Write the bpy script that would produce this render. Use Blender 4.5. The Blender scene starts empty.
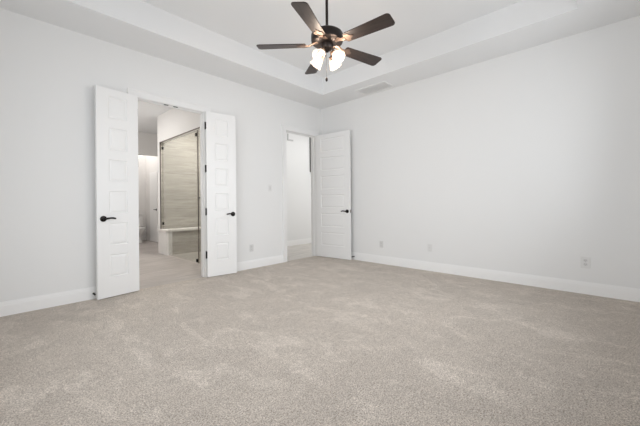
import bpy, bmesh, math
from mathutils import Vector, Matrix
R = math.radians
S = bpy.context.scene
COL = S.collection

# ------------------------------------------------------------------ camera
FPX, HORIZON = 306.45, 202.83            # focal length and horizon row for a 640x426 frame
YAW, ROLL = 0.81697, -0.009567
cam = bpy.data.cameras.new('camera')
cam.sensor_fit = 'HORIZONTAL'; cam.sensor_width = 36.0
cam.lens = 36.0 * FPX / 640.0
cam.shift_y = -(213.0 - HORIZON) / 640.0
cam.clip_start = 0.02
co = bpy.data.objects.new('camera', cam); COL.objects.link(co)
fw = Vector((math.sin(YAW), math.cos(YAW), 0)); rt = Vector((math.cos(YAW), -math.sin(YAW), 0)); up = Vector((0, 0, 1))
r2 = rt * math.cos(ROLL) + up * math.sin(ROLL); u2 = up * math.cos(ROLL) - rt * math.sin(ROLL)
co.matrix_world = Matrix(((r2.x, u2.x, -fw.x, -4.7131), (r2.y, u2.y, -fw.y, -4.3693), (r2.z, u2.z, -fw.z, 1.0907), (0, 0, 0, 1)))
S.camera = co

# ------------------------------------------------------------------ world, daylight, added fill lamps, exposure
w = bpy.data.worlds.new('world'); S.world = w; w.use_nodes = True
bg = w.node_tree.nodes['Background']; bg.inputs[0].default_value = (0.86, 0.93, 1.0, 1); bg.inputs[1].default_value = 0.5
vs = S.view_settings
vs.view_transform = 'Standard'; vs.look = 'None'; vs.gamma = 1; vs.use_curve_mapping = False
vs.exposure = 0.11
S.cycles.diffuse_bounces = 8
S.cycles.max_bounces = 16

def area(name, loc, rot, sx, sy, power, col=(1, 1, 1)):
    l = bpy.data.lights.new(name, 'AREA'); l.shape = 'RECTANGLE'; l.size = sx; l.size_y = sy
    l.energy = power; l.color = col
    o = bpy.data.objects.new(name, l); COL.objects.link(o); o.location = loc; o.rotation_euler = rot
    return o
DAY = (0.94, 0.972, 1.0)
def spread(o, deg): o.data.spread = R(deg)
spread(area('window_daylight', (-2.9, -4.80, 1.6), (R(72), 0, 0), 2.7, 1.8, 19.5, DAY), 110)       # sky light coming down through the wide window
spread(area('window_daylight_end', (-1.3, -4.80, 1.6), (R(96), 0, 0), 1.2, 1.8, 11.5, DAY), 140)
area('side_window_daylight', (-5.03, -2.4, 1.5), (0, R(-90), 0), 1.7, 2.4, 20, DAY)                 # faces +x
spread(area('side_window_sky', (-5.03, -2.4, 1.5), (0, R(-90), 0), 1.7, 2.4, 15.5, DAY), 110)
area('bathroom_ceiling_fill', (-3.3, 2.3, 3.0), (0, 0, 0), 0.9, 1.6, 13, (1, 0.965, 0.93))  # unseen fill under the ceiling, no fixture built; brightens the bathroom
area('bathroom_side_fill', (-4.25, 2.8, 1.9), (0, R(-116), 0), 1.3, 1.6, 31, (1, 0.98, 0.96))  # added fill tilted up at the ceiling; the wall behind has no window
area('toilet_room_fill', (-2.0, 5.4, 3.0), (0, 0, 0), 0.8, 0.9, 8.5, (1, 0.965, 0.93))  # added lamp hidden above the opening head, lifts the toilet room
area('shower_fill', (-1.55, 1.7, 3.0), (0, 0, 0), 0.5, 0.5, 50, (1, 0.975, 0.94))  # extra unseen lamp to brighten the tile behind the glass
area('hall_wall_fill', (1.7, 0.16, 1.55), (R(90), 0, 0), 3.0, 2.6, 16, (1, 0.995, 0.985))  # hidden panel behind the bedroom corner, added to light the hall wall evenly
area('hall_floor_fill', (0.6, 0.75, 3.03), (0, 0, 0), 2.4, 0.4, 9, (1, 0.99, 0.975))  # overhead fill out of view, added to brighten the hall floor

# ------------------------------------------------------------------ materials
def mat(name, col, rough=0.5, metal=0.0, bump=None, spec=0.5, vary=None):
    m = bpy.data.materials.new(name); m.use_nodes = True
    nt = m.node_tree; b = nt.nodes['Principled BSDF']
    b.inputs['Base Color'].default_value = (*col, 1); b.inputs['Roughness'].default_value = rough
    b.inputs['Metallic'].default_value = metal; b.inputs['Specular IOR Level'].default_value = spec
    tc = nt.nodes.new('ShaderNodeTexCoord')
    if bump:
        n = nt.nodes.new('ShaderNodeTexNoise'); n.inputs['Scale'].default_value = bump[0]; n.inputs['Detail'].default_value = 3
        nt.links.new(tc.outputs['Object'], n.inputs['Vector'])
        bp = nt.nodes.new('ShaderNodeBump'); bp.inputs['Strength'].default_value = bump[1]; bp.inputs['Distance'].default_value = 0.002
        nt.links.new(n.outputs['Fac'], bp.inputs['Height']); nt.links.new(bp.outputs['Normal'], b.inputs['Normal'])
    if vary:
        n = nt.nodes.new('ShaderNodeTexNoise'); n.inputs['Scale'].default_value = vary[0]; n.inputs['Detail'].default_value = 4
        nt.links.new(tc.outputs['Object'], n.inputs['Vector'])
        mx = nt.nodes.new('ShaderNodeMix'); mx.data_type = 'RGBA'
        mx.inputs[6].default_value = (*[c * (1 - vary[1]) for c in col], 1); mx.inputs[7].default_value = (*[min(1, c * (1 + vary[1])) for c in col], 1)
        nt.links.new(n.outputs['Fac'], mx.inputs[0]); nt.links.new(mx.outputs[2], b.inputs['Base Color'])
    return m

WALL = mat('wall_paint', (0.80, 0.802, 0.80), 0.75, bump=(160, 0.12), spec=0.3)
CEIL = mat('ceiling_paint', (0.81, 0.815, 0.82), 0.85, bump=(120, 0.12), spec=0.2)
TRIM = mat('trim_paint', (0.82, 0.82, 0.818), 0.38, bump=(30, 0.03))
BASE = mat('baseboard_paint', (0.88, 0.88, 0.878), 0.35, bump=(30, 0.03))
DOOR = mat('door_paint', (0.84, 0.84, 0.838), 0.36, bump=(25, 0.03))
BATHW = mat('bathroom_paint', (0.78, 0.768, 0.755), 0.75, bump=(160, 0.1), spec=0.3)
BRONZE = mat('dark_bronze', (0.022, 0.019, 0.018), 0.28, 0.85, vary=(9, 0.25))
BLACK = mat('black_metal', (0.012, 0.012, 0.012), 0.35, 0.6, vary=(9, 0.2))
FANMETAL = mat('fan_bronze', (0.035, 0.028, 0.026), 0.34, 0.7, vary=(14, 0.2))
IRON = mat('blade_iron_bronze', (0.20, 0.145, 0.115), 0.42, 0.75, vary=(14, 0.15))
PLATE = mat('plastic_white', (0.74, 0.74, 0.735), 0.3, vary=(20, 0.02))
PLATE2 = mat('plastic_grey_white', (0.66, 0.66, 0.655), 0.35, vary=(20, 0.02))
SLOT = mat('slot_dark', (0.16, 0.16, 0.16), 0.6, vary=(20, 0.1))
VENT = mat('vent_enamel', (0.82, 0.82, 0.815), 0.45, vary=(20, 0.02))
GREY = mat('pale_grey_metal', (0.55, 0.55, 0.55), 0.45, vary=(20, 0.05))
RUBBER = mat('black_rubber', (0.015, 0.015, 0.015), 0.6, vary=(20, 0.1))
CHINA = mat('toilet_china', (0.78, 0.77, 0.755), 0.12, vary=(5, 0.01))
STONE = mat('bench_stone', (0.80, 0.775, 0.75), 0.3, vary=(6, 0.05))
EDGE = mat('tile_edge_metal', (0.17, 0.15, 0.135), 0.4, 0.6, vary=(10, 0.1))

def carpet():
    m = bpy.data.materials.new('beige_carpet'); m.use_nodes = True
    nt = m.node_tree; N = nt.nodes; L = nt.links; b = N['Principled BSDF']
    b.inputs['Roughness'].default_value = 0.95; b.inputs['Specular IOR Level'].default_value = 0.1
    b.inputs['Sheen Weight'].default_value = 0.15
    tc = N.new('ShaderNodeTexCoord')
    def noise(scale, det, rough=0.55, dist=0.0):
        n = N.new('ShaderNodeTexNoise'); n.inputs['Scale'].default_value = scale; n.inputs['Detail'].default_value = det
        n.inputs['Roughness'].default_value = rough; n.inputs['Distortion'].default_value = dist
        L.new(tc.outputs['Object'], n.inputs['Vector']); return n
    fine = noise(120, 5, 0.85); mid = noise(34, 6, 0.8, 0.6); big = noise(2.6, 6, 0.68, 1.4)
    mpn = N.new('ShaderNodeMapping'); mpn.inputs['Rotation'].default_value = (0, 0, 0); mpn.inputs['Scale'].default_value = (4.4, 2.3, 1)
    L.new(tc.outputs['Object'], mpn.inputs[0])
    nap = noise(1.0, 5, 0.6, 0.9); L.new(mpn.outputs[0], nap.inputs['Vector'])      # brushed pile marks
    def ramp(src, p0, p1, c0, c1):
        r = N.new('ShaderNodeValToRGB'); e = r.color_ramp.elements
        e[0].position = p0; e[1].position = p1; e[0].color = (*c0, 1); e[1].color = (*c1, 1)
        L.new(src.outputs['Fac'], r.inputs['Fac']); return r
    a = ramp(fine, 0.36, 0.60, (0.20, 0.158, 0.127), (1.0, 0.91, 0.815))
    c = ramp(mid, 0.38, 0.60, (0.76, 0.75, 0.74), (1.0, 1.0, 1.0))
    d = ramp(big, 0.40, 0.60, (0.90, 0.90, 0.90), (1.0, 1.0, 1.0))
    e_ = ramp(nap, 0.535, 0.60, (0.885, 0.88, 0.875), (1.0, 1.0, 1.0))
    def mul(x, y):
        k = N.new('ShaderNodeMix'); k.data_type = 'RGBA'; k.blend_type = 'MULTIPLY'; k.inputs[0].default_value = 1
        L.new(x, k.inputs[6]); L.new(y, k.inputs[7]); return k.outputs[2]
    L.new(mul(mul(mul(a.outputs[0], c.outputs[0]), d.outputs[0]), e_.outputs[0]), b.inputs['Base Color'])
    add = N.new('ShaderNodeMath'); add.operation = 'ADD'
    L.new(fine.outputs['Fac'], add.inputs[0]); L.new(mid.outputs['Fac'], add.inputs[1])
    bp = N.new('ShaderNodeBump'); bp.inputs['Strength'].default_value = 0.7; bp.inputs['Distance'].default_value = 0.008
    L.new(add.outputs[0], bp.inputs['Height']); L.new(bp.outputs['Normal'], b.inputs['Normal'])
    return m
CARPET = carpet()

def tiles(name, c1, c2, grout, bw, bh, axes='xy', mortar=0.003, rough=0.35, streak=(1.2, 9.0)):
    m = bpy.data.materials.new(name); m.use_nodes = True
    nt = m.node_tree; N = nt.nodes; L = nt.links; b = N['Principled BSDF']; b.inputs['Roughness'].default_value = rough
    tc = N.new('ShaderNodeTexCoord'); sp = N.new('ShaderNodeSeparateXYZ'); cb = N.new('ShaderNodeCombineXYZ')
    L.new(tc.outputs['Object'], sp.inputs[0])
    if axes == 'h':                       # wall tiles: run along x + y, rows up z
        ad = N.new('ShaderNodeMath'); L.new(sp.outputs[0], ad.inputs[0]); L.new(sp.outputs[1], ad.inputs[1])
        L.new(ad.outputs[0], cb.inputs[0]); L.new(sp.outputs[2], cb.inputs[1])
    else:
        i, j = ('xyz'.index(axes[0]), 'xyz'.index(axes[1])); L.new(sp.outputs[i], cb.inputs[0]); L.new(sp.outputs[j], cb.inputs[1])
    br = N.new('ShaderNodeTexBrick'); br.inputs['Scale'].default_value = 1
    br.inputs['Brick Width'].default_value = bw; br.inputs['Row Height'].default_value = bh
    br.inputs['Mortar Size'].default_value = mortar; br.inputs['Color1'].default_value = (*c1, 1); br.inputs['Color2'].default_value = (*c2, 1)
    br.inputs['Mortar'].default_value = (*grout, 1); br.inputs['Mortar Smooth'].default_value = 0.1
    L.new(cb.outputs[0], br.inputs['Vector'])
    mp = N.new('ShaderNodeMapping'); mp.inputs['Scale'].default_value = (streak[0], streak[1], 1); L.new(cb.outputs[0], mp.inputs[0])
    n = N.new('ShaderNodeTexNoise'); n.inputs['Scale'].default_value = 2; n.inputs['Detail'].default_value = 6; L.new(mp.outputs[0], n.inputs['Vector'])
    r = N.new('ShaderNodeValToRGB'); r.color_ramp.elements[0].position = .3; r.color_ramp.elements[1].position = .7
    r.color_ramp.elements[0].color = (.72, .72, .72, 1); r.color_ramp.elements[1].color = (1, 1, 1, 1); L.new(n.outputs['Fac'], r.inputs[0])
    k = N.new('ShaderNodeMix'); k.data_type = 'RGBA'; k.blend_type = 'MULTIPLY'; k.inputs[0].default_value = 1
    L.new(br.outputs['Color'], k.inputs[6]); L.new(r.outputs[0], k.inputs[7]); L.new(k.outputs[2], b.inputs['Base Color'])
    return m
FLOORT = tiles('floor_plank_tile', (0.55, 0.50, 0.475), (0.49, 0.445, 0.42), (0.42, 0.385, 0.36), 0.9, 0.2, 'xy', 0.003, 0.4)
HALLT = tiles('hall_floor_tile', (0.76, 0.72, 0.67), (0.70, 0.665, 0.62), (0.62, 0.585, 0.545), 0.9, 0.2, 'xy', 0.003, 0.4)
SHOWERT = tiles('shower_wall_tile', (0.56, 0.53, 0.485), (0.50, 0.475, 0.43), (0.42, 0.395, 0.36), 3.6, 0.20, 'h', 0.005, 0.3)

def glass():
    m = bpy.data.materials.new('shower_glass'); m.use_nodes = True
    nt = m.node_tree; N = nt.nodes; L = nt.links; N.remove(N['Principled BSDF'])
    t = N.new('ShaderNodeBsdfTransparent'); t.inputs[0].default_value = (0.90, 0.905, 0.89, 1)
    g = N.new('ShaderNodeBsdfGlossy'); g.inputs['Roughness'].default_value = 0.02
    lw = N.new('ShaderNodeLayerWeight'); lw.inputs[0].default_value = 0.5
    pw = N.new('ShaderNodeMath'); pw.operation = 'POWER'; pw.inputs[1].default_value = 5; L.new(lw.outputs['Facing'], pw.inputs[0])
    f = N.new('ShaderNodeMath'); f.operation = 'MULTIPLY_ADD'; f.inputs[1].default_value = 0.9; f.inputs[2].default_value = 0.03; L.new(pw.outputs[0], f.inputs[0])
    mx = N.new('ShaderNodeMixShader'); L.new(f.outputs[0], mx.inputs[0]); L.new(t.outputs[0], mx.inputs[1]); L.new(g.outputs[0], mx.inputs[2])
    L.new(mx.outputs[0], N['Material Output'].inputs[0]); return m
GLASS = glass()

def shade_glass():
    m = bpy.data.materials.new('frosted_shade_glass'); m.use_nodes = True
    nt = m.node_tree; N = nt.nodes; L = nt.links; b = N['Principled BSDF']
    b.inputs['Base Color'].default_value = (0.95, 0.90, 0.84, 1); b.inputs['Roughness'].default_value = 0.3
    tr = N.new('ShaderNodeBsdfTranslucent'); tr.inputs[0].default_value = (1, 0.93, 0.85, 1)
    tp = N.new('ShaderNodeBsdfTransparent'); tp.inputs[0].default_value = (1, 0.95, 0.9, 1)
    m1 = N.new('ShaderNodeMixShader'); m1.inputs[0].default_value = 0.6; L.new(b.outputs[0], m1.inputs[1]); L.new(tr.outputs[0], m1.inputs[2])
    m2 = N.new('ShaderNodeMixShader'); m2.inputs[0].default_value = 0.90; L.new(m1.outputs[0], m2.inputs[1]); L.new(tp.outputs[0], m2.inputs[2])
    L.new(m2.outputs[0], N['Material Output'].inputs[0]); return m
SHADE = shade_glass()

def emit(name, col, s):
    m = bpy.data.materials.new(name); m.use_nodes = True
    b = m.node_tree.nodes['Principled BSDF']; b.inputs['Base Color'].default_value = (*col, 1)
    b.inputs['Emission Color'].default_value = (*col, 1); b.inputs['Emission Strength'].default_value = s
    return m
BULB = emit('bulb_glow', (1.0, 0.88, 0.74), 3.5)

def wood():
    m = bpy.data.materials.new('walnut_blade'); m.use_nodes = True
    nt = m.node_tree; N = nt.nodes; L = nt.links; b = N['Principled BSDF']; b.inputs['Roughness'].default_value = 0.42
    tc = N.new('ShaderNodeTexCoord'); mp = N.new('ShaderNodeMapping'); mp.inputs['Scale'].default_value = (3, 30, 10)
    L.new(tc.outputs['Object'], mp.inputs[0])
    n = N.new('ShaderNodeTexNoise'); n.inputs['Scale'].default_value = 2.0; n.inputs['Detail'].default_value = 6; n.inputs['Distortion'].default_value = 0.6
    L.new(mp.outputs[0], n.inputs['Vector'])
    r = N.new('ShaderNodeValToRGB'); r.color_ramp.elements[0].position = .3; r.color_ramp.elements[1].position = .72
    r.color_ramp.elements[0].color = (.018, .0125, .011, 1); r.color_ramp.elements[1].color = (.046, .031, .026, 1)
    L.new(n.outputs['Fac'], r.inputs[0]); L.new(r.outputs[0], b.inputs['Base Color']); return m
WOOD = wood()

# ------------------------------------------------------------------ helpers
class MB:
    def __init__(s): s.b = bmesh.new()
    def box(s, x0, x1, y0, y1, z0, z1, bevel=0):
        r = bmesh.ops.create_cube(s.b, size=1)
        vs_ = r['verts']
        for v in vs_:
            v.co = ((x0 + x1) / 2 + v.co.x * (x1 - x0), (y0 + y1) / 2 + v.co.y * (y1 - y0), (z0 + z1) / 2 + v.co.z * (z1 - z0))
        if bevel:
            es = list({e for v in vs_ for e in v.link_edges})
            bmesh.ops.bevel(s.b, geom=es, offset=bevel, segments=2, affect='EDGES', profile=0.5)
        return s
    def tube(s, pts, rad, n=14, cap=True):
        pts = [Vector(p) for p in pts]
        if not hasattr(rad, '__len__'): rad = [rad] * len(pts)
        rings = []; ref = None
        for i, p in enumerate(pts):
            t = (pts[min(i + 1, len(pts) - 1)] - pts[max(i - 1, 0)]).normalized()
            if ref is None: ref = Vector((0, 0, 1)) if abs(t.z) < 0.9 else Vector((1, 0, 0))
            a = t.cross(ref).normalized(); c = a.cross(t).normalized(); ref = c
            rr = rad[i]; ra, rc = rr if hasattr(rr, '__len__') else (rr, rr)
            rings.append([s.b.verts.new(p + a * ra * math.cos(2 * math.pi * k / n) + c * rc * math.sin(2 * math.pi * k / n)) for k in range(n)])
        for q in range(len(rings) - 1):
            for k in range(n):
                s.b.faces.new((rings[q][k], rings[q][(k + 1) % n], rings[q + 1][(k + 1) % n], rings[q + 1][k]))
        if cap: s.b.faces.new(rings[0]); s.b.faces.new(rings[-1])
        return s
    def lathe(s, prof, n=32, M=None, sx=1, sy=1):
        rings = []
        for (r, z) in prof:
            ring = []
            for k in range(n):
                v = Vector((r * sx * math.cos(2 * math.pi * k / n), r * sy * math.sin(2 * math.pi * k / n), z))
                ring.append(s.b.verts.new(M @ v if M else v))
            rings.append(ring)
        for q in range(len(rings) - 1):
            for k in range(n):
                s.b.faces.new((rings[q][k], rings[q][(k + 1) % n], rings[q + 1][(k + 1) % n], rings[q + 1][k]))
        return s, rings
    def closed_lathe(s, prof, n=32, M=None, sx=1, sy=1):
        _, rg = s.lathe(prof, n, M, sx, sy); s.b.faces.new(rg[0]); s.b.faces.new(rg[-1]); return s
    def prism(s, outline, z0, z1, M=None, bevel=0):
        lo = [s.b.verts.new((x, y, z0)) for x, y in outline]; hi = [s.b.verts.new((x, y, z1)) for x, y in outline]
        fs = [s.b.faces.new(lo), s.b.faces.new(hi)]; k = len(lo)
        for i in range(k): fs.append(s.b.faces.new((lo[i], lo[(i + 1) % k], hi[(i + 1) % k], hi[i])))
        if bevel: bmesh.ops.bevel(s.b, geom=[e for f in fs[:2] for e in f.edges], offset=bevel, segments=2, affect='EDGES')
        if M: bmesh.ops.transform(s.b, matrix=M, verts=s.b.verts)
        return s
    def quad(s, a, b, c, d): s.b.faces.new([s.b.verts.new(p) for p in (a, b, c, d)]); return s
    def build(s, name, material, parent=None, smooth=False, loc=None, rot=None):
        bmesh.ops.recalc_face_normals(s.b, faces=s.b.faces)
        me = bpy.data.meshes.new(name); s.b.to_mesh(me); s.b.free()
        me.materials.append(material)
        if smooth:
            for p in me.polygons: p.use_smooth = True
            me.set_sharp_from_angle(angle=R(38))
        o = bpy.data.objects.new(name, me); COL.objects.link(o)
        if parent: o.parent = parent
        if loc: o.location = loc
        if rot: o.rotation_euler = rot
        return o
def tag(o, label, cat, group=None, kind=None):
    o['label'] = label; o['category'] = cat
    if group: o['group'] = group
    if kind: o['kind'] = kind
    return o
def struct(o, label, cat): return tag(o, label, cat, kind='structure')
def empty(name, loc, rz=0):
    o = bpy.data.objects.new(name, None); COL.objects.link(o); o.location = loc; o.rotation_euler = (0, 0, rz); o.empty_display_size = .1
    return o
def copy_tree(o, parent=None):
    c = o.copy(); COL.objects.link(c)
    if parent: c.parent = parent
    for ch in list(o.children): copy_tree(ch, c)
    return c

# ------------------------------------------------------------------ room dimensions
HS, HT = 3.05, 3.355                    # soffit height, tray height
RX, RY = -5.0, -4.77                    # room extends x RX..0, y RY..0
TH = 0.12
OL, OR_ = -3.472, -2.556                # bathroom opening
EL, ER = -0.985, -0.178                 # entry opening
DH = 2.462                              # opening height
CW = 0.09                               # casing width
B = 0.3                                 # tray lip from walls uses LIP
LIP = 0.61

# ------------------------------------------------------------------ structure: bedroom
f = MB().box(RX, 0, RY, 0.03, -0.02, 0).build('floor', CARPET)
struct(f, 'beige cut pile carpet covering the whole bedroom floor', 'carpet floor')

m = MB()
m.box(RX - TH, OL, 0, TH, 0, HS); m.box(OL, OR_, 0, TH, DH, HS); m.box(OR_, EL, 0, TH, 0, HS)
m.box(EL, ER, 0, TH, DH, HS); m.box(ER, 0, 0, TH, 0, HS)
struct(m.build('wall_left', WALL), 'white bedroom wall with the double door opening and entry opening', 'wall')
struct(MB().box(0, TH, RY - TH, TH, 0, HS).build('wall_right', WALL), 'long blank white bedroom wall with low outlets', 'wall')

# wall behind the camera, with a wide window
WX0, WX1, WZ0, WZ1 = -4.30, -0.60, 0.65, 2.55
m = MB()
m.box(RX - TH, WX0, RY - TH, RY, 0, HS); m.box(WX1, 0, RY - TH, RY, 0, HS); m.box(WX0, WX1, RY - TH, RY, 0, WZ0); m.box(WX0, WX1, RY - TH, RY, WZ1, HS)
struct(m.build('wall_back', WALL), 'white bedroom wall behind the camera with wide window', 'wall')
SY0, SY1 = -3.65, -1.15
m = MB()
m.box(RX - TH, RX, RY, SY0, 0, HS); m.box(RX - TH, RX, SY1, 0, 0, HS); m.box(RX - TH, RX, SY0, SY1, 0, 0.62); m.box(RX - TH, RX, SY0, SY1, 2.38, HS)
struct(m.build('wall_side', WALL), 'white bedroom side wall beside the camera with one window', 'wall')
def window(name, axis, a0, a1, z0, z1, at, label):
    m = MB()
    t = 0.05
    def bar(p0, p1, q0, q1):
        if axis == 'x': m.box(p0, p1, at - 0.03, at + 0.03, q0, q1)
        else: m.box(at - 0.03, at + 0.03, p0, p1, q0, q1)
    bar(a0, a0 + t, z0, z1); bar(a1 - t, a1, z0, z1); bar(a0 + t, a1 - t, z0, z0 + t); bar(a0 + t, a1 - t, z1 - t, z1)
    c = (a0 + a1) / 2; bar(c - .025, c + .025, z0 + t, z1 - t)
    return struct(m.build(name, TRIM), label, 'window')
window('window_1', 'x', WX0, WX1, WZ0, WZ1, RY - 0.085, 'wide white window frame in the wall behind the camera')
window('window_2', 'y', SY0, SY1, 0.62, 2.38, RX - 0.085, 'white window frame in the side wall beside the camera')

# tray ceiling: soffit ring, vertical tray sides, raised centre
x0, x1, y0, y1 = RX + LIP, -LIP, RY + LIP, -LIP
m = MB()
m.box(RX - TH, TH, -LIP, TH, HS, HT + .1); m.box(RX - TH, TH, RY - TH, RY + LIP, HS, HT + .1)
m.box(RX - TH, RX + LIP, RY + LIP, -LIP, HS, HT + .1); m.box(-LIP, TH, RY + LIP, -LIP, HS, HT + .1)
m.box(x0, x1, y0, y1, HT, HT + .1)
struct(m.build('ceiling', CEIL), 'white tray ceiling with lowered border and raised centre', 'ceiling')

# baseboards with a stepped top
def baseboard(name, runs, label, material=BASE):
    m = MB()
    for (ax, a0, a1, at, sgn) in runs:
        for (z0, z1, t) in ((0, 0.105, 0.015), (0.105, 0.125, 0.011), (0.125, 0.14, 0.007)):
            lo, hi = sorted((at, at + sgn * t))
            if ax == 'x': m.box(a0, a1, lo, hi, z0, z1)
            else: m.box(lo, hi, a0, a1, z0, z1)
    return struct(m.build(name, material), label, 'baseboard')
baseboard('baseboard_left', [('x', RX, OL - CW, 0, -1), ('x', OR_ + CW, EL - CW, 0, -1), ('x', ER + CW, 0, 0, -1)], 'white baseboard along the wall with the double doors')
baseboard('baseboard_right', [('y', RY, -0.015, 0, -1)], 'white baseboard along the long blank wall')
baseboard('baseboard_back', [('x', RX + .015, -.015, RY, 1)], 'white baseboard along the wall behind the camera')
baseboard('baseboard_side', [('y', RY + .015, -.015, RX, 1)], 'white baseboard along the side wall beside the camera')

# casings and jamb linings
def door_trim(name, xl, xr, label, hall=True):
    m = MB(); j = 0.02
    for yy0, yy1, s in ((-0.016, 0, -1), (TH, TH + .016, 1)):
        m.box(xl - CW, xl + .006, yy0, yy1, 0, DH + CW); m.box(xr - .006, xr + CW, yy0, yy1, 0, DH + CW); m.box(xl + .006, xr - .006, yy0, yy1, DH - .006, DH + CW)
        ys = sorted((yy0 if s < 0 else yy1, (yy0 if s < 0 else yy1) + s * .006))
        m.box(xl - CW, xl - CW + .02, ys[0], ys[1], 0, DH + CW); m.box(xr + CW - .02, xr + CW, ys[0], ys[1], 0, DH + CW); m.box(xl - CW + .02, xr + CW - .02, ys[0], ys[1], DH + CW - .02, DH + CW)
    m.box(xl, xl + .012, 0, TH, 0, DH); m.box(xr - .012, xr, 0, TH, 0, DH); m.box(xl + .012, xr - .012, 0, TH, DH - .012, DH)
    # door stops inside the lining
    m.box(xl + .012, xl + .022, .045, .08, 0, DH - .012); m.box(xr - .022, xr - .012, .045, .08, 0, DH - .012); m.box(xl + .022, xr - .022, .045, .08, DH - .024, DH - .012)
    return struct(m.build(name, TRIM), label, 'door trim')
t1 = door_trim('trim_1', OL, OR_, 'white casing and jamb of the bathroom double door opening')
t2 = door_trim('trim_2', EL, ER, 'white casing and jamb of the bedroom entry opening')
for px in (-3.090, -2.965):
    MB().box(px - .028, px + .028, 0.006, 0.034, DH - .0165, DH - .012, .001).build('ball_catch', BLACK, t1)

# ------------------------------------------------------------------ doors
def leaf(name, width, thick_side, material=DOOR, stile=0.115, h=2.447, z_off=0.010):
    """six-panel moulded door leaf: x 0..width from the hinge, thickness towards thick_side*y"""
    b = bmesh.new(); t = 0.035 * thick_side
    zs = [z_off]; panels = []
    for k in range(5, -1, -1):
        top = 2.372 - k * 0.3735
        panels.append((top - 0.262, top))
    for a, c in panels: zs += [a, c]
    zs.append(z_off + h)
    xs = [0, stile, width - stile, width]
    for yy in (0, t):
        g = [[b.verts.new((x, yy, z)) for x in xs] for z in zs]
        out = 1 if (yy == t) == (thick_side > 0) else -1
        fs = []
        for i in range(len(zs) - 1):
            for k in range(3):
                fc = b.faces.new((g[i][k], g[i][k + 1], g[i + 1][k + 1], g[i + 1][k]))
                if k == 1 and i % 2 == 1: fs.append(fc)
        if yy == 0: back = g
        else: front = g
        b.normal_update()
        for fc in fs:
            want = Vector((0, out, 0))
            if fc.normal.dot(want) < 0: fc.normal_flip()
            bmesh.ops.inset_region(b, faces=[fc], thickness=0.010, depth=-0.008)
            bmesh.ops.inset_region(b, faces=[fc], thickness=0.010, depth=0.0)
            bmesh.ops.inset_region(b, faces=[fc], thickness=0.028, depth=0.0055)
    n = len(zs)
    for i in range(n - 1):
        b.faces.new((back[i][0], back[i + 1][0], front[i + 1][0], front[i][0]))
        b.faces.new((back[i][3], back[i + 1][3], front[i + 1][3], front[i][3]))
    for k in range(3):
        b.faces.new((back[0][k], back[0][k + 1], front[0][k + 1], front[0][k]))
        b.faces.new((back[-1][k], back[-1][k + 1], front[-1][k + 1], front[-1][k]))
    q = MB(); q.b = b
    return q.build(name, material)

def lever(parent, x, y, z, out, toward, material=BRONZE):
    """round rose and a gently waved lever on a face at y, pointing to toward*x"""
    m = MB()
    m.tube([(x, y, z), (x, y + out * .006, z), (x, y + out * .011, z)], [.034, .034, .027], 28)
    h = m.build('door_handle', material, parent, True)
    m = MB()
    m.tube([(x, y + out * .011, z), (x, y + out * .044, z)], [.0125, .0115], 18)
    pts = [(0, .040, 0), (.012, .047, .001), (.03, .049, .004), (.055, .048, .0075), (.08, .046, .007), (.10, .043, .003), (.115, .041, -.002)]
    m.tube([(x + toward * a, y + out * b_, z + c) for a, b_, c in pts], [(.009, .011), (.010, .012), (.008, .011), (.0065, .010), (.006, .0105), (.0055, .0105), (.004, .008)], 16)
    m.build('lever', material, h, True)
    return h
def hinges(parent, y, zs, material, yp=0.0):
    for z in zs:
        m = MB()
        m.tube([(-.006, y, z - .05), (-.006, y, z + .05)], .0085, 12)
        m.tube([(-.006, y, z - .056), (-.006, y, z - .05)], [.005, .0085], 12); m.tube([(-.006, y, z + .05), (-.006, y, z + .056)], [.0085, .005], 12)
        m.box(-.004, .002, min(y, y + .03 * yp), max(y, y + .03 * yp), z - .05, z + .05)
        m.build('hinge', material, parent)
HZ = (2.25, 1.613, 0.975, 0.337)
d = leaf('door_1', 0.452, 1, stile=.125)
d.location = (-3.467, -0.026, 0); d.rotation_euler.z = R(180 + 9.0)
struct(d, 'left white six panel leaf of the bathroom double door, folded back on the wall', 'door')
lever(d, .452 - .062, .035, .93, 1, -1); lever(d, .452 - .062, 0, .93, -1, -1)
hinges(d, 0.0, HZ, BLACK, 1)
d = leaf('door_2', 0.452, -1, stile=.125)
d.location = (-2.556, -0.030, 0); d.rotation_euler.z = R(-8.5)
struct(d, 'right white six panel leaf of the bathroom double door, with black hinges', 'door')
lever(d, .452 - .055, -.035, .93, -1, -1); lever(d, .452 - .055, 0, .93, 1, -1)
hinges(d, -.004, HZ, BLACK, -1)
d = leaf('door_3', 0.805, -1, stile=.125)
d.location = (-0.170, -0.030, 0); d.rotation_euler.z = R(-84.3)
struct(d, 'wide white six panel entry door standing open beside the room corner', 'door')
lever(d, .805 - .062, -.035, .925, -1, -1); lever(d, .805 - .062, 0, .925, 1, -1)
hinges(d, 0.0, HZ, GREY, -1)
MB().box(.8045, .8065, -.030, -.006, .895, .955).build('latch_plate', BRONZE, d)

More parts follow.
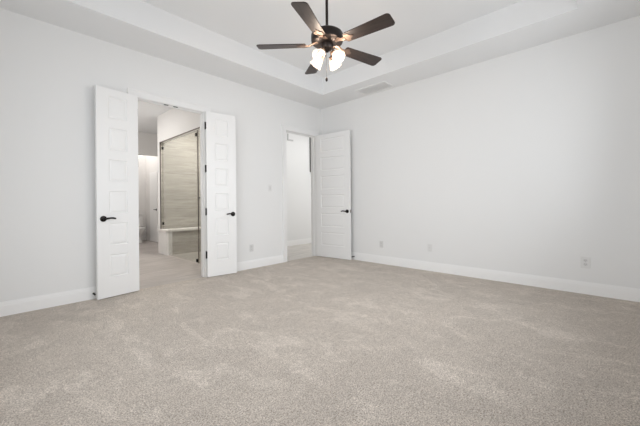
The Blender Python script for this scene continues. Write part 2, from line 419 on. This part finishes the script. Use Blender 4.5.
# ------------------------------------------------------------------ ceiling fan
FX, FY = -2.4965, -2.4028
ZB = 2.615
fan = empty('ceiling_fan', (FX, FY, HT))
tag(fan, 'dark bronze five blade ceiling fan with four lit glass shades hanging from tray ceiling', 'ceiling fan')
z = lambda a: a - HT
MB().closed_lathe([(.03, z(3.275)), (.062, z(3.29)), (.072, z(3.32)), (.072, z(3.355))], 32).build('canopy', FANMETAL, fan, True)
MB().tube([(0, 0, z(2.75)), (0, 0, z(3.28))], .0135, 16).build('downrod', FANMETAL, fan, True)
MB().closed_lathe([(.055, z(2.628)), (.135, z(2.632)), (.150, z(2.640)), (.155, z(2.655)), (.155, z(2.705)), (.150, z(2.718)), (.137, z(2.728)), (.10, z(2.736)), (.05, z(2.741)), (.024, z(2.755)), (.016, z(2.765))], 40).build('motor_housing', FANMETAL, fan, True)
MB().closed_lathe([(.058, z(2.628)), (.062, z(2.605)), (.056, z(2.585)), (.045, z(2.570)), (.030, z(2.562)), (.018, z(2.555)), (.012, z(2.545)), (.004, z(2.542))], 32).build('light_fitter', FANMETAL, fan, True)
def blade_outline():
    L0, L1, w0, w1, r = .205, .678, .058, .072, .028
    pts = [(L0, -w0 + .012), (L0 + .012, -w0)]
    for k in range(7):
        a = R(-90 + 90 * k / 6); pts.append((L1 - r + r * math.cos(a), -w1 + r + r * math.sin(a)))
    for k in range(7):
        a = R(90 * k / 6); pts.append((L1 - r + r * math.cos(a), w1 - r + r * math.sin(a)))
    pts += [(L0 + .012, w0), (L0, w0 - .012)]
    return pts
PH0 = 2.28514
first = None
for k in range(5):
    if first is None:
        bl = MB().prism(blade_outline(), -.004, .004, bevel=.0015).build('blade', WOOD, fan)
        m = MB()
        m.tube([(.085, 0, .022), (.13, 0, .016), (.17, 0, -.004), (.21, 0, -.010)], [(.034, .008), (.026, .008), (.022, .007), (.028, .005)], 12)
        out = [(.195, -.02), (.225, -.045), (.25, -.042), (.262, -.02), (.285, -.012), (.295, 0), (.285, .012), (.262, .02), (.25, .042), (.225, .045), (.195, .02)]
        m.prism(out, -.0095, -.0045)
        iron = m.build('blade_iron', IRON, bl, True)
        first = bl
    else:
        bl = first.copy(); COL.objects.link(bl); bl.parent = fan
        ir = iron.copy(); COL.objects.link(ir); ir.parent = bl
    bl.location = (0, 0, z(ZB)); bl.rotation_euler = (R(-12), 0, PH0 + k * 2 * math.pi / 5)
# lamp arms, shades, bulbs
CAMAZ = math.atan2(-1.967, -2.217)
for k in range(4):
    az = CAMAZ + R(45 + 10 + 90 * k)
    M = Matrix.Rotation(az, 4, 'Z')
    tilt = R(48)
    neck = Vector((.070, 0, z(2.522)))
    m = MB(); m.tube([M @ Vector(p) for p in ((.04, 0, z(2.585)), (.056, 0, z(2.575)), (.067, 0, z(2.552)), (.070, 0, z(2.522)))], .008, 12)
    ax = Vector((math.sin(tilt), 0, -math.cos(tilt)))
    T = M @ Matrix.Translation(neck) @ Matrix.Rotation(math.pi - tilt, 4, 'Y')     # local +z runs out of the shade mouth
    m.closed_lathe([(.012, -.012), (.024, -.006), (.026, .016), (.022, .022)], 20, T)
    arm = m.build('lamp_arm', IRON, fan, True)
    prof = [(.024, .012), (.034, .020), (.043, .038), (.048, .062), (.053, .084), (.062, .104), (.0605, .1055), (.0505, .084), (.0455, .062), (.0405, .040), (.032, .023), (.022, .0155)]
    m = MB(); m.lathe(prof, 32, T); sh = m.build('lamp_shade', SHADE, fan, True)
    m = MB(); m.closed_lathe([(.008, .018), (.011, .028), (.018, .044), (.021, .058), (.018, .072), (.010, .080), (.002, .082)], 20, T)
    m.build('bulb', BULB, sh, True)
    l = bpy.data.lights.new('fan_bulb_light', 'POINT'); l.energy = 3.3; l.color = (1, .88, .77); l.shadow_soft_size = .02
    lo = bpy.data.objects.new('fan_bulb_light', l); COL.objects.link(lo); lo.parent = fan; lo.location = T @ Vector((0, 0, .114))
m = MB(); m.tube([(-.004, .007, z(2.54)), (-.004, .007, z(2.300))], .0012, 6); ch = m.build('pull_chain', FANMETAL, fan)
MB().closed_lathe([(.003, z(2.303)), (.009, z(2.296)), (.012, z(2.284)), (.010, z(2.270)), (.004, z(2.263))], 16, Matrix.Translation((-.004, .007, 0))).build('chain_fob', FANMETAL, ch, True)

# ------------------------------------------------------------------ ceiling register
v = empty('air_vent', (-.215, -1.455, HS))
tag(v, 'white louvred air vent in the lowered ceiling border near the corner', 'air vent')
hx, hy = .165, .30
m = MB(); m.box(-hx, hx, -hy, -hy + .03, -.008, 0); m.box(-hx, hx, hy - .03, hy, -.008, 0); m.box(-hx, -hx + .03, -hy + .03, hy - .03, -.008, 0); m.box(hx - .03, hx, -hy + .03, hy - .03, -.008, 0)
m.build('frame', VENT, v)
MB().box(-hx + .03, hx - .03, -hy + .03, hy - .03, -.0015, -.0003).build('backing', VENT, v)
m = MB()
for k in range(11):
    xx = -hx + .042 + k * .0245
    m.quad((xx - .0112, -hy + .03, -.0055), (xx - .0112, hy - .03, -.0055), (xx + .0112, hy - .03, -.0038), (xx + .0112, -hy + .03, -.0038))
m.box(-hx + .03, hx - .03, -.006, .006, -.009, -.0075)
m.build('louvres', VENT, v)

# ------------------------------------------------------------------ outlets, switch, door stops
def plate(name, loc, rz, label, cat, group=None, style='outlet'):
    """wall plate in local x (width) and z, facing local -y"""
    o = empty(name, loc, rz); tag(o, label, cat, group)
    m = MB(); m.box(-.037, .037, -.006, 0, -.0585, .0585, .0022); m.build('cover_plate', PLATE if style != 'grey' else PLATE2, o)
    if style in ('outlet', 'grey'):
        for zz in (.02, -.02):
            pts = [(.0165 * math.cos(R(a)), max(-.0135, min(.0135, .0175 * math.sin(R(a))))) for a in range(0, 360, 15)]
            Mx = Matrix.Translation((0, -.006, zz)) @ Matrix.Rotation(R(90), 4, 'X')
            r = MB().prism(pts, 0, .002, Mx).build('receptacle', PLATE2, o)
            m = MB(); m.box(-.0075, -.0055, -.0086, -.008, zz - .002, zz + .008); m.box(.0055, .0075, -.0086, -.008, zz - .002, zz + .007)
            m.tube([(0, -.008, zz - .007), (0, -.0086, zz - .007)], .0027, 10); m.build('slots', SLOT, r)
        MB().tube([(0, -.006, 0), (0, -.0075, 0)], .003, 10).build('screw', GREY, o)
    elif style == 'switch':
        MB().box(-.0165, .0165, -.0085, -.006, -.033, .033, .001).build('rocker', PLATE2, o)
    else:
        MB().tube([(0, -.006, 0), (0, -.013, 0)], .0055, 12).build('jack', GREY, o)
        for zz in (.045, -.045): MB().tube([(0, -.006, zz), (0, -.007, zz)], .003, 10).build('screw', GREY, o)
    return o
plate('wall_outlet', (0, -1.434, .345), R(-90), 'small white outlet plate nearest the open entry door, low on the blank wall', 'outlet', style='grey')
plate('cable_plate', (0, -2.318, .365), R(-90), 'white cable jack plate midway along the blank wall above the baseboard', 'wall plate', style='jack')
big = plate('wall_outlet', (0, -4.176, .368), R(-90), 'white duplex outlet at the right end of the long blank wall', 'outlet'); big.scale = (1.2, 1, 1.15)
plate('wall_outlet', (-1.751, 0, .343), 0, 'white outlet low on the wall between the bathroom doors and entry opening', 'outlet', style='grey')
plate('light_switch', (-1.359, 0, 1.362), 0, 'white light switch on the wall left of the entry opening', 'light switch', style='switch')

def door_stop(loc, rz, label):
    o = empty('door_stop', loc, rz); tag(o, label, 'door stop', )
    MB().tube([(0, 0, 0), (0, -.006, 0)], [.012, .010], 14).build('base', BRONZE, o, True)
    m = MB(); pts = []
    for k in range(81):
        a = k * 2 * math.pi / 10; pts.append((.0055 * math.cos(a), -.006 - k * .046 / 80, .0055 * math.sin(a)))
    m.tube(pts, .0012, 5).build('spring', BRONZE, o)
    MB().tube([(0, -.05, 0), (0, -.054, 0), (0, -.064, 0)], [.0075, .010, .009], 12).build('tip', RUBBER, o, True)
    return o
door_stop((-3.925, -.015, .063), 0, 'black door stop on the baseboard behind the left bathroom door leaf')
door_stop((-.015, -.835, .062), R(-90), 'black door stop on the baseboard behind the open entry door')

# ------------------------------------------------------------------ bathroom
SX = -2.20; SB = 2.90                      # shower wall face, shower back wall
BW = -4.3; BY = 4.80
m = MB(); m.box(BW, SX + TH, .03, 2.95, -.02, -.001); m.box(BW, -1.0, 2.95, 6.05, -.02, -.001)
struct(m.build('floor_bathroom', FLOORT), 'pale wood look tile floor of the bathroom beyond the double doors', 'tile floor')
struct(MB().box(SX + TH, -1.12, .30, SB, -.02, -.001).build('floor_shower', SHOWERT), 'tiled shower floor behind the glass', 'tile floor')
struct(MB().box(BW - TH, -1.0, TH, 6.17, HS, HS + .1).build('ceiling_bathroom', CEIL), 'white bathroom ceiling', 'ceiling')
struct(MB().box(BW - TH, BW, TH, BY, 0, HS).build('wall_bathroom_left', BATHW), 'white bathroom wall left of the double doors', 'wall')
# shower front wall with an L-shaped opening that steps up over the bench
YN, YF, YC, ZH, ZBN = .42, 2.82, 2.48, 2.46, .50
struct(MB().box(SX, SX + TH, TH, YN, 0, HS).build('wall_shower_near', BATHW), 'white bathroom wall on the near side of the shower glass', 'wall')
struct(MB().box(SX, SX + TH, YN, YF, ZH, HS).build('wall_shower_top', BATHW), 'white bathroom wall above the shower glass', 'wall')
struct(MB().box(SX, SX + TH, YF, 2.95, 0, HS).build('wall_shower_end', BATHW), 'narrow white bathroom wall end beyond the shower glass', 'wall')
struct(MB().box(SX + TH, -1.0, SB, SB + .05, 0, HS).build('wall_shower_back', SHOWERT), 'beige stone look tiled wall behind the shower bench', 'tiled wall')
struct(MB().box(-1.12, -1.0, .30, SB, 0, HS).build('wall_shower_right', SHOWERT), 'beige stone look tiled wall on the right of the shower', 'tiled wall')
struct(MB().box(SX + TH, -1.0, TH, .30, 0, HS).build('wall_shower_front', SHOWERT), 'beige tiled wall on the near side of the shower', 'tiled wall')
m = MB()
e = .006
m.box(SX - .003, SX + .02, YN, YF, ZH - e * 2, ZH); m.box(SX - .003, SX + .02, YF - e * 2, YF, ZBN + .05, ZH - e * 2)
struct(m.build('trim_3', EDGE), 'dark tile edge trim round the shower opening', 'edge trim')
# bench
bn = empty('shower_bench', (-1.66, YC, 0))
tag(bn, 'built in shower bench with pale stone seat across the back of the shower', 'shower bench')
MB().box(SX + TH + 1.66, -1.122 + 1.66, .02, SB - YC - .002, 0, ZBN).build('base', SHOWERT, bn)
MB().box(SX + 1.66, SX + TH + 1.66, 0, YF - YC - .002, 0, ZBN).build('end_panel', BATHW, bn)
MB().box(SX - .025 + 1.66, -1.122 + 1.66, -.01, YF - YC - .002, ZBN, ZBN + .045, .004).build('seat_slab', STONE, bn)
MB().box(SX - .025 + 1.66, SX + 1.66 - .001, YF - YC, 2.95 - YC, ZBN, ZBN + .045, .004).build('seat_nosing', STONE, bn)
struct(MB().box(SX + .022, SX + TH, YF - .007, YF, ZBN + .047, ZH).build('trim_4', SHOWERT), 'beige tile lining the far side of the shower opening', 'tile trim')
# glass
g = empty('shower_glass_panel', (SX + .035, 1.7, 0))
tag(g, 'fixed clear glass panel of the shower held by black clips', 'glass panel')
ga, gb = 1.062 - 1.7, YC - .03 - 1.7; gc = YF - .02 - 1.7
outl = [(ga, .012), (gb, .012), (gb, ZBN + .055), (gc, ZBN + .055), (gc, ZH - .03), (ga, ZH - .03)]
Mx = Matrix(((0, 0, 1, 0), (1, 0, 0, 0), (0, 1, 0, 0), (0, 0, 0, 1)))
MB().prism(outl, -.005, .005, Mx).build('pane', GLASS, g)
m = MB(); m.box(-.009, .009, ga - .010, ga, .012, ZH - .03); m.build('edge_seal', EDGE, g)
for (yy, zz) in ((ga + .055, .055), (ga + .055, ZH - .10), (gc - .05, ZH - .14), (gc - .05, ZBN + .17)):
    MB().box(-.014, .014, yy - .024, yy + .024, zz - .03, zz + .03, .003).build('glass_clip', BLACK, g)
g = empty('shower_door', (SX + .035, .69, 0))
tag(g, 'clear glass shower door with small black knob beside the fixed panel', 'shower door')
MB().box(-.005, .005, YN + .01 - .69, 1.045 - .69, .015, ZH - .03).build('pane', GLASS, g)
m = MB(); m.tube([(-.04, .245, 1.20), (-.028, .245, 1.20), (-.02, .245, 1.20), (-.006, .245, 1.20)], [.010, .016, .009, .009], 14)
m.build('knob', BLACK, g, True)

# far bathroom wall with the toilet room opening
m = MB(); TX0, TX1 = -2.45, -1.50
m.box(BW - TH, TX0, BY, BY + .1, 0, HS); m.box(TX1, -1.0, BY, BY + .1, 0, HS); m.box(TX0, TX1, BY, BY + .1, 2.44, HS)
struct(m.build('wall_bathroom_far', BATHW), 'far bathroom wall with the toilet room opening', 'wall')
m = MB(); m.box(TX0 - .1, TX1 + .12, 6.0, 6.1, 0, HS); m.box(TX0 - .1, TX0, BY + .1, 6.0, 0, HS); m.box(TX1, TX1 + .1, BY + .1, 6.0, 0, HS)
struct(m.build('wall_toilet_room', BATHW), 'white walls of the toilet room', 'wall')
struct(MB().box(-1.1, -1.0, SB + .05, BY, 0, HS).build('wall_bathroom_right', BATHW), 'bathroom wall beyond the shower', 'wall')
baseboard('baseboard_bathroom', [('x', TX0, TX1, 6.0, -1), ('y', BY + .1, 6.0, TX0, 1), ('x', -2.2, TX0, BY, -1), ('y', TH, .9, BW, 1)] if False else [('x', TX0 + .015, TX1 - .015, 6.0, -1), ('y', BY + .1, 6.0, TX0, 1)], 'white baseboard of the toilet room')
d = MB()
d.box(-.03, 0, 0, .62, .012, 2.03)
dd = d.build('door_4', DOOR, loc=(TX1 - .001, 4.94, 0)); struct(dd, 'white door with dark lever inside the toilet room', 'door')
m = MB(); m.tube([(-.03, .08, .94), (-.04, .08, .94)], [.032, .028], 20); h = m.build('door_handle', BRONZE, dd, True)
m = MB(); m.tube([(-.04, .08, .94), (-.075, .08, .94)], .011, 12); m.tube([(-.072, .075, .94), (-.076, .12, .945), (-.074, .19, .94)], [.011, .009, .007], 12); m.build('lever', BRONZE, h, True)

# toilet
t = empty('toilet', (-1.86, 5.97, 0)); tag(t, 'white two piece toilet against the far wall of the toilet room', 'toilet')
def ell(cy, rx, ry, zz, n=28, back=None):
    return [(rx * math.cos(2 * math.pi * k / n), cy + ry * math.sin(2 * math.pi * k / n), zz) for k in range(n)]
def loft(rings):
    m = MB(); vr = [[m.b.verts.new(p) for p in r] for r in rings]; n = len(vr[0])
    for q in range(len(vr) - 1):
        for k in range(n): m.b.faces.new((vr[q][k], vr[q][(k + 1) % n], vr[q + 1][(k + 1) % n], vr[q + 1][k]))
    m.b.faces.new(vr[0]); m.b.faces.new(vr[-1]); return m
loft([ell(-.36, .115, .26, 0), ell(-.36, .112, .25, .04), ell(-.35, .10, .21, .14), ell(-.37, .12, .23, .24), ell(-.41, .17, .29, .34), ell(-.42, .185, .30, .385), ell(-.42, .18, .295, .395)]).build('bowl', CHINA, t, True)
loft([ell(-.43, .185, .295, .397), ell(-.43, .19, .30, .41), ell(-.43, .188, .298, .425), ell(-.43, .17, .28, .436)]).build('seat_lid', CHINA, t, True)
MB().box(-.20, .20, -.205, -.005, .40, .755, .02).build('tank', CHINA, t, True)
MB().box(-.21, .21, -.215, -.002, .757, .79, .008).build('tank_lid', CHINA, t, True)
m = MB(); m.tube([(-.14, -.205, .70), (-.14, -.225, .70)], .012, 12); m.tube([(-.14, -.222, .70), (-.07, -.224, .695)], [.007, .006], 10); m.build('flush_lever', GREY, t, True)

# ------------------------------------------------------------------ hall
HY = 1.53
struct(MB().box(-1.0, 4.0, .03, HY + .1, -.02, -.001).build('floor_hall', HALLT), 'pale tile floor of the hall beyond the entry door', 'tile floor')
m = MB(); m.box(-1.0, 4.0, HY, HY + .1, 0, HS)
struct(m.build('wall_hall', WALL), 'bright white hall wall seen through the entry opening', 'wall')
struct(MB().box(TH, 4.0, 0, TH, 0, HS).build('wall_hall_near', WALL), 'white hall wall continuing behind the bedroom corner', 'wall')
struct(MB().box(4.0, 4.1, 0, HY + .1, 0, HS).build('wall_hall_end', WALL), 'white end wall of the hall', 'wall')
struct(MB().box(-1.0, 4.1, TH, HY + .1, HS, HS + .1).build('ceiling_hall', CEIL), 'white hall ceiling', 'ceiling')
baseboard('baseboard_hall', [('x', -.985, 3.985, HY, -1)], 'white baseboard along the hall wall')
s = empty('wall_panel', (1.35, HY, 1.93)); tag(s, 'dark narrow slatted panel high on the hall wall at the edge of entry opening', 'wall panel')
m = MB(); m.box(-.17, -.145, -.02, 0, 0, .95); m.box(.145, .17, -.02, 0, 0, .95); m.box(-.145, .145, -.02, 0, 0, .03); m.box(-.145, .145, -.02, 0, .92, .95); m.build('frame', BLACK, s)
m = MB()
for k in range(11): m.box(-.18, .18, -.034, -.021, .05 + k * .08, .09 + k * .08)
m.build('slats', BLACK, s)
b_ = empty('wall_bracket', (.40, HY, 2.70)); tag(b_, 'small pale grey bracket high on the hall wall above the entry opening', 'bracket')
m = MB(); m.box(-.014, .014, -.02, 0, -.02, .15); m.box(.014, .17, -.02, 0, -.02, .012); m.build('arm', GREY, b_)
